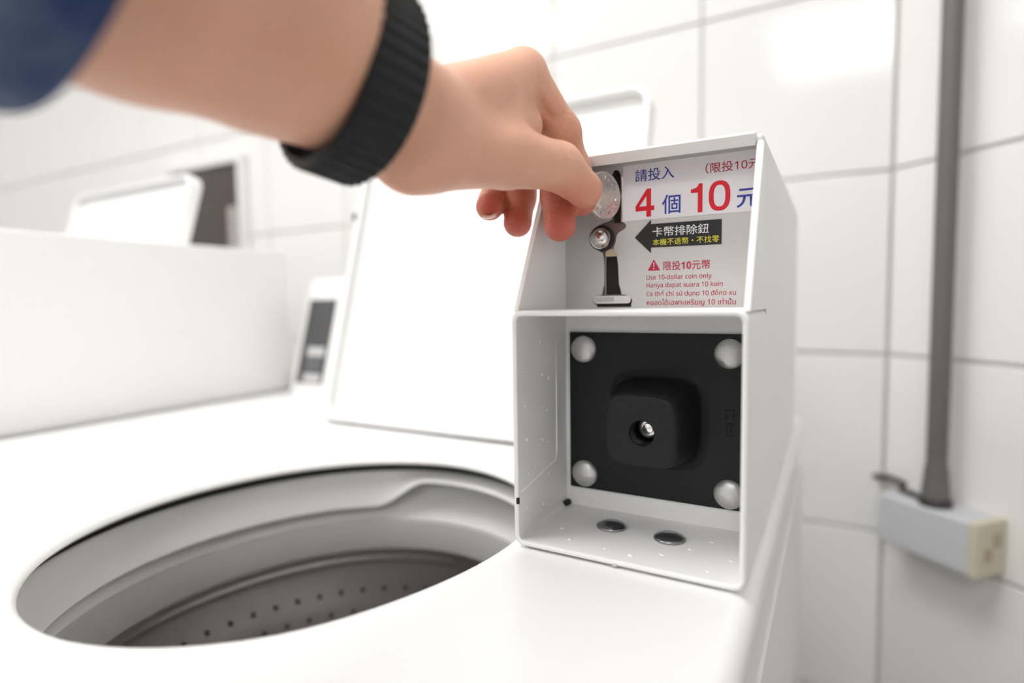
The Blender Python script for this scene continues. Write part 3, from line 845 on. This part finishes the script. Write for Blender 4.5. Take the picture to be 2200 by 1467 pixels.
sb = empty('socket_box', WP((SB0 + SB1) / 2, 0, PZ0), 'aged white wall socket box with a yellowed end, under the conduit pipe', 'socket box')
bm = bmesh.new(); wall_box(bm, SB0, SB1 - 0.006, 0.0, SBO, PZ0, PZ1, 0.004)
obj('housing', bm, M['boxwhite'], sb, 40)
bm = bmesh.new(); wall_box(bm, SB1 - 0.010, SB1, 0.0, SBO + 0.001, PZ0 - 0.001, PZ1 + 0.001, 0.003)
ec = obj('end_cap', bm, M['boxyellow'], sb, 40); ec['label'] = 'yellowed end cap'
for (o_, z_) in ((SBO * 0.62, (PZ0 + PZ1) / 2 - 0.006), (SBO * 0.34, (PZ0 + PZ1) / 2 + 0.010)):
    bm = bmesh.new(); wall_box(bm, SB1 - 0.001, SB1 + 0.0012, o_ - 0.006, o_ + 0.006, z_ - 0.008, z_ + 0.008, 0.0005)
    obj('socket_hole', bm, mat('socket shade', (0.42, 0.36, 0.27), 0.6) if 'socket shade' not in bpy.data.materials else bpy.data.materials['socket shade'], ec, 40)
bm = bmesh.new()
tube(bm, [WP(SB0 - 0.055, 0.004, PZ1 + 0.002), WP(SB0 - 0.02, 0.010, PZ1 + 0.010), WP(SB0 + 0.012, 0.020, PZ1 + 0.011), WP(PS - 0.05, PO * 0.8, PZ1 + 0.004), WP(PS - PR * 1.2, PO, PZ1 + 0.004)], 0.0038, 10)
cb = obj('cable', bm, M['conduit_dark'], None, 60, loc=WP(SB0, 0.0, PZ1))
tag(cb, 'short dark cable lying on the socket box', 'cable')

# ------------------------------------------------------------------ coin
CC = Vector((-0.1120, 0.3080, ZC + 0.0580))
CY = math.radians(22)
ch_ = Vector((-math.sin(CY), -math.cos(CY), 0)); cn = Vector((math.cos(CY), -math.sin(CY), 0)); czv = Vector((0, 0, 1))
def CP(r, a, t): return CC + (ch_ * math.cos(a) + czv * math.sin(a)) * r + cn * t
bm = bmesh.new()
prof = [(0.0001, -0.0007), (0.0113, -0.0006), (0.0117, -0.00098), (0.0127, -0.00098), (0.0130, -0.0007), (0.0130, 0.0007), (0.0127, 0.00098), (0.0117, 0.00098), (0.0113, 0.0006), (0.0001, 0.0006)]
loft(bm, [[CP(r, 2 * PI * k / 56, t) for k in range(56)] for r, t in prof], cap0=True, cap1=True)
coin = obj('coin', bm, M['coin'], None, 45, loc=CC)
tag(coin, 'silver coin pinched between thumb and finger at the slot', 'coin')
bm = bmesh.new()
# relief bust on the visible face
pts = [(0.000, 0.0080), (0.004, 0.0070), (0.0055, 0.0035), (0.0050, 0.0005), (0.0040, -0.0020), (0.0070, -0.0060), (0.0010, -0.0090), (-0.0060, -0.0065), (-0.0040, -0.0020), (-0.0048, 0.0020), (-0.0045, 0.0060)]
mid = [CC + ch_ * p[0] * .92 + czv * p[1] * .92 + cn * 0.0010 for p in pts]
lo = [CC + ch_ * p[0] + czv * p[1] + cn * 0.0005 for p in pts]; hi = [CC + ch_ * p[0] * .6 + czv * p[1] * .6 + cn * 0.0013 for p in pts]
loft(bm, [lo, mid, hi], cap1=True)
for k in range(18):                        # the ring of worn lettering reads as small raised strokes
    a = math.radians(20 + k * 19)
    c0 = CP(0.0098, a, 0.0008)
    q = bmesh.ops.create_cube(bm, size=1.0)['verts']
    rad = (ch_ * math.cos(a) + czv * math.sin(a)); tan = (czv * math.cos(a) - ch_ * math.sin(a))
    Mx = Matrix(((rad.x * .0018, tan.x * .0009, cn.x * .0006, c0.x), (rad.y * .0018, tan.y * .0009, cn.y * .0006, c0.y), (rad.z * .0018, tan.z * .0009, cn.z * .0006, c0.z), (0, 0, 0, 1)))
    bmesh.ops.transform(bm, matrix=Mx, verts=q)
obj('relief', bm, M['coin'], coin, 60)

# ------------------------------------------------------------------ the arm and hand
ELBOW = (-0.20905, -0.08754, 0.12622)
PRIMS = [('arm', (-0.20905, -0.08754, 0.12622), (-0.17228, 0.06686, 0.10016), 0.042, 0.0388, 0.004), ('arm', (-0.17228, 0.06686, 0.10016), (-0.1678, 0.09533, 0.09514), 0.0388, 0.0365, 0.006), ('arm', (-0.1678, 0.09533, 0.09514), (-0.15647, 0.13326, 0.08896), 0.0365, 0.033, 0.008), ('arm', (-0.15647, 0.13326, 0.08896), (-0.15341, 0.15894, 0.08026), 0.033, 0.025, 0.01), ('arm', (-0.15341, 0.15894, 0.08026), (-0.14446, 0.18097, 0.07107), 0.025, 0.022, 0.01), ('arm', (-0.14402, 0.18473, 0.07199), (-0.13509, 0.25693, 0.11065), 0.016, 0.012, 0.01), ('arm', (-0.14378, 0.17892, 0.05471), (-0.1434, 0.18637, 0.05924), 0.0115, 0.014, 0.01), ('arm', (-0.14344, 0.18649, 0.06107), (-0.13155, 0.23248, 0.06608), 0.0155, 0.0145, 0.01), ('arm', (-0.15248, 0.19866, 0.0757), (-0.14975, 0.27408, 0.11154), 0.015, 0.012, 0.01), ('arm', (-0.16134, 0.20509, 0.07422), (-0.16468, 0.28403, 0.11032), 0.014, 0.0115, 0.01), ('arm', (-0.16562, 0.20707, 0.07131), (-0.18052, 0.28966, 0.10425), 0.014, 0.011, 0.01), ('arm', (-0.15173, 0.20551, 0.06994), (-0.15198, 0.25695, 0.08428), 0.018000000000000002, 0.016, 0.012), ('arm', (-0.13873, 0.23896, 0.08268), (-0.13163, 0.25453, 0.08465), 0.0125, 0.007, 0.014), ('thumb', (-0.13155, 0.23248, 0.06608), (-0.11907, 0.26348, 0.0658), 0.0145, 0.011, 0.006), ('thumb', (-0.11907, 0.26348, 0.0658), (-0.11207, 0.27925, 0.05637), 0.011, 0.009300000000000001, 0.005), ('index', (-0.13509, 0.25693, 0.11065), (-0.12472, 0.2804, 0.08775), 0.0116, 0.009000000000000001, 0.006), ('index', (-0.12472, 0.2804, 0.08775), (-0.12342, 0.29239, 0.07047), 0.009000000000000001, 0.0085, 0.005), ('index', (-0.12342, 0.29239, 0.07047), (-0.1199, 0.29534, 0.05383), 0.0085, 0.008, 0.005), ('middle', (-0.14975, 0.27408, 0.11154), (-0.14233, 0.30874, 0.09136), 0.011, 0.0094, 0.006), ('middle', (-0.14233, 0.30874, 0.09136), (-0.13369, 0.29489, 0.0581), 0.0094, 0.009000000000000001, 0.005), ('middle', (-0.13369, 0.29489, 0.0581), (-0.12745, 0.2832, 0.04017), 0.009000000000000001, 0.0086, 0.005), ('ring', (-0.16468, 0.28403, 0.11032), (-0.16317, 0.31754, 0.08809), 0.0105, 0.009000000000000001, 0.006), ('ring', (-0.16317, 0.31754, 0.08809), (-0.16182, 0.30355, 0.06088), 0.009000000000000001, 0.008400000000000001, 0.005), ('ring', (-0.16182, 0.30355, 0.06088), (-0.15813, 0.29288, 0.04483), 0.008400000000000001, 0.008, 0.005), ('little', (-0.18052, 0.28966, 0.10425), (-0.1778, 0.31109, 0.08032), 0.01, 0.008400000000000001, 0.006), ('little', (-0.1778, 0.31109, 0.08032), (-0.1751, 0.29487, 0.05901), 0.008400000000000001, 0.0078, 0.005), ('little', (-0.1751, 0.29487, 0.05901), (-0.16909, 0.28057, 0.05331), 0.0078, 0.0077, 0.005)]
FINGER_K = {'index': 0.003, 'thumb': 0.0026, 'middle': 0.0026, 'ring': 0.0024, 'little': 0.0024}
CREASES = [([(-0.12527, 0.25822, 0.09712), (-0.12499, 0.26169, 0.09343), (-0.12375, 0.26538, 0.0902)], 0.0008, 0.0016), ([(-0.12246, 0.26696, 0.08951), (-0.12022, 0.26817, 0.09127), (-0.11906, 0.26899, 0.09399)], 0.0005, 0.0014), ([(-0.11814, 0.27649, 0.08025), (-0.11582, 0.27826, 0.08241), (-0.11455, 0.28016, 0.08568)], 0.0006, 0.0014), ([(-0.10939, 0.25592, 0.06915), (-0.10867, 0.2564, 0.06572), (-0.10896, 0.25756, 0.06167)], 0.0003, 0.0012), ([(-0.11144, 0.25088, 0.06835), (-0.11082, 0.25206, 0.06427), (-0.11173, 0.25352, 0.05996)], 0.0003, 0.0012), ([(-0.10938, 0.26362, 0.05647), (-0.10952, 0.26863, 0.05283), (-0.11002, 0.27222, 0.05002)], 0.0002, 0.001), ([(-0.13273, 0.28142, 0.05305), (-0.12759, 0.282, 0.05361), (-0.11837, 0.27414, 0.05017)], 0.0006, 0.0014), ([(-0.16058, 0.2888, 0.05313), (-0.15631, 0.28977, 0.05391), (-0.15231, 0.29339, 0.05301)], 0.0006, 0.0014)]
TINTS = [((-0.12491, 0.27752, 0.03745), 0.034, 1.0), ((-0.15523, 0.28749, 0.04324), 0.034, 1.0), ((-0.16543, 0.27453, 0.05266), 0.028, 1.0), ((-0.1179, 0.29171, 0.05189), 0.026, 0.85), ((-0.10834, 0.27428, 0.05427), 0.014, 0.25), ((-0.12124, 0.28316, 0.08364), 0.022, 0.35), ((-0.12648, 0.27182, 0.09327), 0.014, 0.3), ((-0.13125, 0.28715, 0.05914), 0.026, 0.8), ((-0.15994, 0.30006, 0.0615), 0.026, 0.85)]
NAILS = [((-0.16459, 0.27328, 0.04531), (0.3803, -0.8867, -0.2629), (0.2902, -0.4564, -0.8411), 0.0085, 0.009, 0.0068), ((-0.11064, 0.28717, 0.0624), (0.4225, 0.463, -0.7792), (0.1262, 0.8337, 0.5376), 0.0115, 0.012, 0.0088)]
AX = (-0.02668, 0.99309, -0.11432)
CUFF = [((-0.17158, 0.07437, 0.1042), AX, 0.0571), ((-0.17147, 0.07039, 0.10466), AX, 0.0583), ((-0.17083, 0.04656, 0.1074), AX, 0.0587), ((-0.17075, 0.04358, 0.10775), AX, 0.0575)]
SLEEVE = [((-0.1712, 0.06046, 0.1058), AX, 0.0553), ((-0.16998, 0.01478, 0.11106), AX, 0.0563), ((-0.16837, -0.0448, 0.11792), AX, 0.0591), ((-0.16517, -0.16397, 0.13164), AX, 0.0631)]
BAND_C = (-0.15285, 0.15761, 0.07975)
BAND_A = (0.22102, 0.96131, -0.16439)
BAND_E1 = (-0.25161, -0.10664, -0.96193)
BAND_E2 = (0.94225, -0.25397, -0.21831)
BAND_R1, BAND_R2, BAND_W = 0.0321, 0.0305, 0.022


def smin(a, b_, k):
    h = np.clip(0.5 + 0.5 * (b_ - a) / k, 0, 1)
    return b_ + (a - b_) * h - k * h * (1 - h)

def surface_nets(F, org, h):
    nx, ny, nz = F.shape
    S = F < 0
    cs = np.zeros((nx - 1, ny - 1, nz - 1), np.int8)
    corners = [(i, j, k) for i in (0, 1) for j in (0, 1) for k in (0, 1)]
    def sub(A, c): return A[c[0]:c[0] + nx - 1, c[1]:c[1] + ny - 1, c[2]:c[2] + nz - 1]
    for c in corners: cs += sub(S, c)
    act = (cs > 0) & (cs < 8)
    idx = np.full(act.shape, -1, np.int64)
    cells = np.argwhere(act)
    idx[act] = np.arange(len(cells))
    acc = np.zeros((len(cells), 3)); cnt = np.zeros(len(cells))
    for a in corners:
        for ax in range(3):
            if a[ax] == 1: continue
            b_ = list(a); b_[ax] = 1
            fa = F[cells[:, 0] + a[0], cells[:, 1] + a[1], cells[:, 2] + a[2]]
            fb = F[cells[:, 0] + b_[0], cells[:, 1] + b_[1], cells[:, 2] + b_[2]]
            m = (fa < 0) != (fb < 0)
            t = np.where(m, fa / np.where(m, fa - fb, 1), 0)
            p = np.tile(np.array(a, float), (len(cells), 1)); p[:, ax] += t
            acc[m] += p[m]; cnt[m] += 1
    V = np.array(org) + (cells + acc / cnt[:, None]) * h
    faces = []
    for ax in range(3):
        sl0 = [slice(None)] * 3; sl1 = [slice(None)] * 3
        sl0[ax] = slice(0, -1); sl1[ax] = slice(1, None)
        A = S[tuple(sl0)]; B_ = S[tuple(sl1)]
        e = np.argwhere(A != B_)
        u_, v_ = (ax + 1) % 3, (ax + 2) % 3
        ok = (e[:, u_] > 0) & (e[:, v_] > 0) & (e[:, u_] < F.shape[u_] - 1) & (e[:, v_] < F.shape[v_] - 1)
        e = e[ok]
        inside = A[e[:, 0], e[:, 1], e[:, 2]]
        q = []
        for du, dv in ((-1, -1), (0, -1), (0, 0), (-1, 0)):
            c = e.copy(); c[:, u_] += du; c[:, v_] += dv
            q.append(idx[c[:, 0], c[:, 1], c[:, 2]])
        q = np.stack(q, 1)
        q[~inside] = q[~inside][:, ::-1]
        faces.append(q)
    return V, np.concatenate(faces)

def build_arm():
    h = 0.0011
    P = np.array([p for pr in PRIMS for p in (pr[1], pr[2])]); R = np.array([r for pr in PRIMS for r in (pr[3], pr[4])])
    lo = (P - R[:, None]).min(0) - 0.006; hi = (P + R[:, None]).max(0) + 0.006
    n = np.ceil((hi - lo) / h).astype(int) + 1
    ax = [lo[i] + np.arange(n[i]) * h for i in range(3)]
    groups = {}
    for g, a, b_, ra, rb, k in PRIMS:
        a = np.array(a); b_ = np.array(b_)
        mg = max(ra, rb) + 0.012
        l = np.minimum(a, b_) - mg; u = np.maximum(a, b_) + mg
        s = [slice(max(0, int((l[i] - lo[i]) / h)), min(n[i], int((u[i] - lo[i]) / h) + 2)) for i in range(3)]
        X, Y, Zz = np.meshgrid(ax[0][s[0]], ax[1][s[1]], ax[2][s[2]], indexing='ij', sparse=True)
        d = b_ - a; L2 = d @ d
        t = np.clip(((X - a[0]) * d[0] + (Y - a[1]) * d[1] + (Zz - a[2]) * d[2]) / max(L2, 1e-12), 0, 1)
        dist = np.sqrt((X - a[0] - t * d[0]) ** 2 + (Y - a[1] - t * d[1]) ** 2 + (Zz - a[2] - t * d[2]) ** 2) - (ra + (rb - ra) * t)
        if g not in groups:
            groups[g] = np.full(tuple(n), 0.03, np.float32)
        G = groups[g]
        G[tuple(s)] = smin(G[tuple(s)], dist.astype(np.float32), k)
    F = groups.pop('arm')
    order = ['index', 'thumb', 'middle', 'ring', 'little']
    fing = None
    for g in order:
        if g in groups:
            F = smin(F, groups[g], FINGER_K.get(g, 0.005)) if fing is None else F
    for pts, r, k in CREASES:
        pts = np.array(pts)
        for a, b_ in zip(pts[:-1], pts[1:]):
            mg = r + 0.006
            l = np.minimum(a, b_) - mg; u = np.maximum(a, b_) + mg
            s = [slice(max(0, int((l[i] - lo[i]) / h)), min(n[i], int((u[i] - lo[i]) / h) + 2)) for i in range(3)]
            X, Y, Zz = np.meshgrid(ax[0][s[0]], ax[1][s[1]], ax[2][s[2]], indexing='ij', sparse=True)
            d = b_ - a
            t = np.clip(((X - a[0]) * d[0] + (Y - a[1]) * d[1] + (Zz - a[2]) * d[2]) / max(d @ d, 1e-12), 0, 1)
            dist = np.sqrt((X - a[0] - t * d[0]) ** 2 + (Y - a[1] - t * d[1]) ** 2 + (Zz - a[2] - t * d[2]) ** 2) - r
            F[tuple(s)] = -smin(-F[tuple(s)], dist.astype(np.float32), k)
    V, Q = surface_nets(F, lo, h)
    # light smoothing
    nV = len(V)
    e = np.concatenate([Q[:, [0, 1]], Q[:, [1, 2]], Q[:, [2, 3]], Q[:, [3, 0]]])
    deg = np.bincount(e[:, 0], minlength=nV) + np.bincount(e[:, 1], minlength=nV)
    for it in range(6):
        s = np.zeros_like(V)
        for c in range(3):
            s[:, c] = np.bincount(e[:, 0], V[e[:, 1], c], nV) + np.bincount(e[:, 1], V[e[:, 0], c], nV)
        lam = 0.5 if it % 2 == 0 else -0.42
        V = V + lam * (s / deg[:, None] - V)
    return V, Q

V, Q = build_arm()
tint = np.zeros(len(V))
for c, r, w in TINTS:
    d = np.linalg.norm(V - np.array(c), axis=1)
    tint = np.maximum(tint, w * np.clip(1 - d / r, 0, 1) ** 0.8)
V[:, 2] += ZC
person = empty('person', tuple(Vector(ELBOW) + Vector((0, 0, ZC))), 'bare forearm and hand in a denim cuff and black wristband feeding a coin', 'person')
me = bpy.data.meshes.new('arm')
me.from_pydata(V.tolist(), [], Q.tolist())
at_ = me.attributes.new('tint', 'FLOAT', 'POINT'); at_.data.foreach_set('value', tint.astype(np.float32))
me.update()
arm = finish('arm', me, M['skin'], person, 180)

def make_nail(c, axis, nor, wid, ln, rc):
    axis = Vector(axis).normalized(); nor = Vector(nor); nor = (nor - axis * nor.dot(axis)).normalized(); side = axis.cross(nor)
    bm = bmesh.new(); nu, nv = 8, 8; g = []
    c = Vector(c) + Vector((0, 0, ZC))
    for i in range(nu + 1):
        t = i / nu - 0.5
        row = []
        wf = math.sqrt(max(0.05, 1 - (abs(t) * 2) ** 4 * 0.75))
        for j in range(nv + 1):
            a = (j / nv - 0.5) * wid / rc * wf
            row.append(bm.verts.new(c + axis * (ln * t) + side * (math.sin(a) * rc) + nor * ((math.cos(a) - 1) * rc - 0.6 * ln * t * t)))
        g.append(row)
    for i in range(nu):
        for j in range(nv):
            bm.faces.new((g[i][j], g[i + 1][j], g[i + 1][j + 1], g[i][j + 1]))
    r = bmesh.ops.extrude_face_region(bm, geom=bm.faces[:])
    bmesh.ops.translate(bm, vec=-nor * 0.0008, verts=[q for q in r['geom'] if isinstance(q, bmesh.types.BMVert)])
    return obj('fingernail', bm, M['nail'], arm, 60)
for nl in NAILS:
    make_nail(*nl)

# sleeve: a folded denim cuff round the forearm
def sleeve_obj(name, rings, m, thick, wob, seed):
    rnd = random.Random(seed)
    ph = [rnd.uniform(0, 6.28) for _ in range(4)]
    bm = bmesh.new(); n = 72
    def ring(c, a, r, ins):
        c = Vector(c) + Vector((0, 0, ZC)); a = Vector(a).normalized()
        e1 = a.cross(Vector((0, 0, 1))).normalized(); e2 = a.cross(e1)
        return [c + (e1 * math.cos(t) + e2 * math.sin(t)) * ((r - ins) * (1 + wob * math.sin(3 * t + ph[0]) + wob * 0.6 * math.sin(7 * t + ph[1])))
                for t in [2 * PI * k / n for k in range(n)]]
    loops = [ring(c, a, r, 0) for c, a, r in rings] + [ring(c, a, r, thick) for c, a, r in rings[::-1]]
    rows_ = loft(bm, loops)
    for i in range(n):
        j = (i + 1) % n
        bm.faces.new((rows_[-1][i], rows_[-1][j], rows_[0][j], rows_[0][i]))
    return obj(name, bm, m, person, 60)
sl = sleeve_obj('sleeve', SLEEVE, M['denim'], 0.0025, 0.012, 3); sl['label'] = 'blue denim sleeve'
sleeve_obj('cuff', CUFF, M['denim'], 0.006, 0.014, 5)

# ribbed black wristband: one closed strap built of cross ribs
wbn = empty('wristband', tuple(Vector(BAND_C) + Vector((0, 0, ZC))), 'black ribbed wristband worn loosely on the wrist', 'wristband')
ba, b1, b2 = Vector(BAND_A), Vector(BAND_E1), Vector(BAND_E2)
bc_ = Vector(BAND_C) + Vector((0, 0, ZC))
def BP(t, off, s):
    """t angle round the loop, off outward, s along the arm"""
    p = b1 * (math.cos(t) * BAND_R1) + b2 * (math.sin(t) * BAND_R2)
    nn_ = (b1 * (math.cos(t) / BAND_R1) + b2 * (math.sin(t) / BAND_R2)).normalized()
    return bc_ + p + nn_ * off + ba * s
n = 144; hwid = BAND_W / 2
prof = [(-hwid, 0.0), (-hwid, 0.0016), (-hwid * 0.9, 0.0024), (0, 0.0029), (hwid * 0.9, 0.0024), (hwid, 0.0016), (hwid, 0.0), (0, -0.0003)]
bm = bmesh.new()
loops = [[BP(2 * PI * k / n, off, s) for s, off in prof] for k in range(n)]
rws = [[bm.verts.new(p) for p in L_] for L_ in loops]
for k in range(n):
    a, b_ = rws[k], rws[(k + 1) % n]
    for i in range(len(prof)):
        j = (i + 1) % len(prof)
        bm.faces.new((a[i], b_[i], b_[j], a[j]))
strap = obj('strap', bm, M['rubber'], wbn, 60)
NR = 44
for k in range(NR):
    t0, t1 = 2 * PI * (k + 0.10) / NR, 2 * PI * (k + 0.90) / NR
    tm = (t0 + t1) / 2
    bm = bmesh.new()
    loops = []
    for s in (-hwid * 0.93, -hwid * 0.86, hwid * 0.86, hwid * 0.93):
        d = 0.0 if abs(s) > hwid * 0.9 else 1.0
        base = 0.0021 + 0.0008 * (1 - (s / hwid) ** 2)
        loops.append([BP(t0, base - 0.0006, s), BP(t0 + (tm - t0) * 0.35, base + 0.0009 * d, s), BP(tm, base + 0.0013 * d, s), BP(t1 - (t1 - tm) * 0.35, base + 0.0009 * d, s), BP(t1, base - 0.0006, s)])
    loft(bm, loops, closed=False)
    obj('rib', bm, M['rubber'], strap, 60)
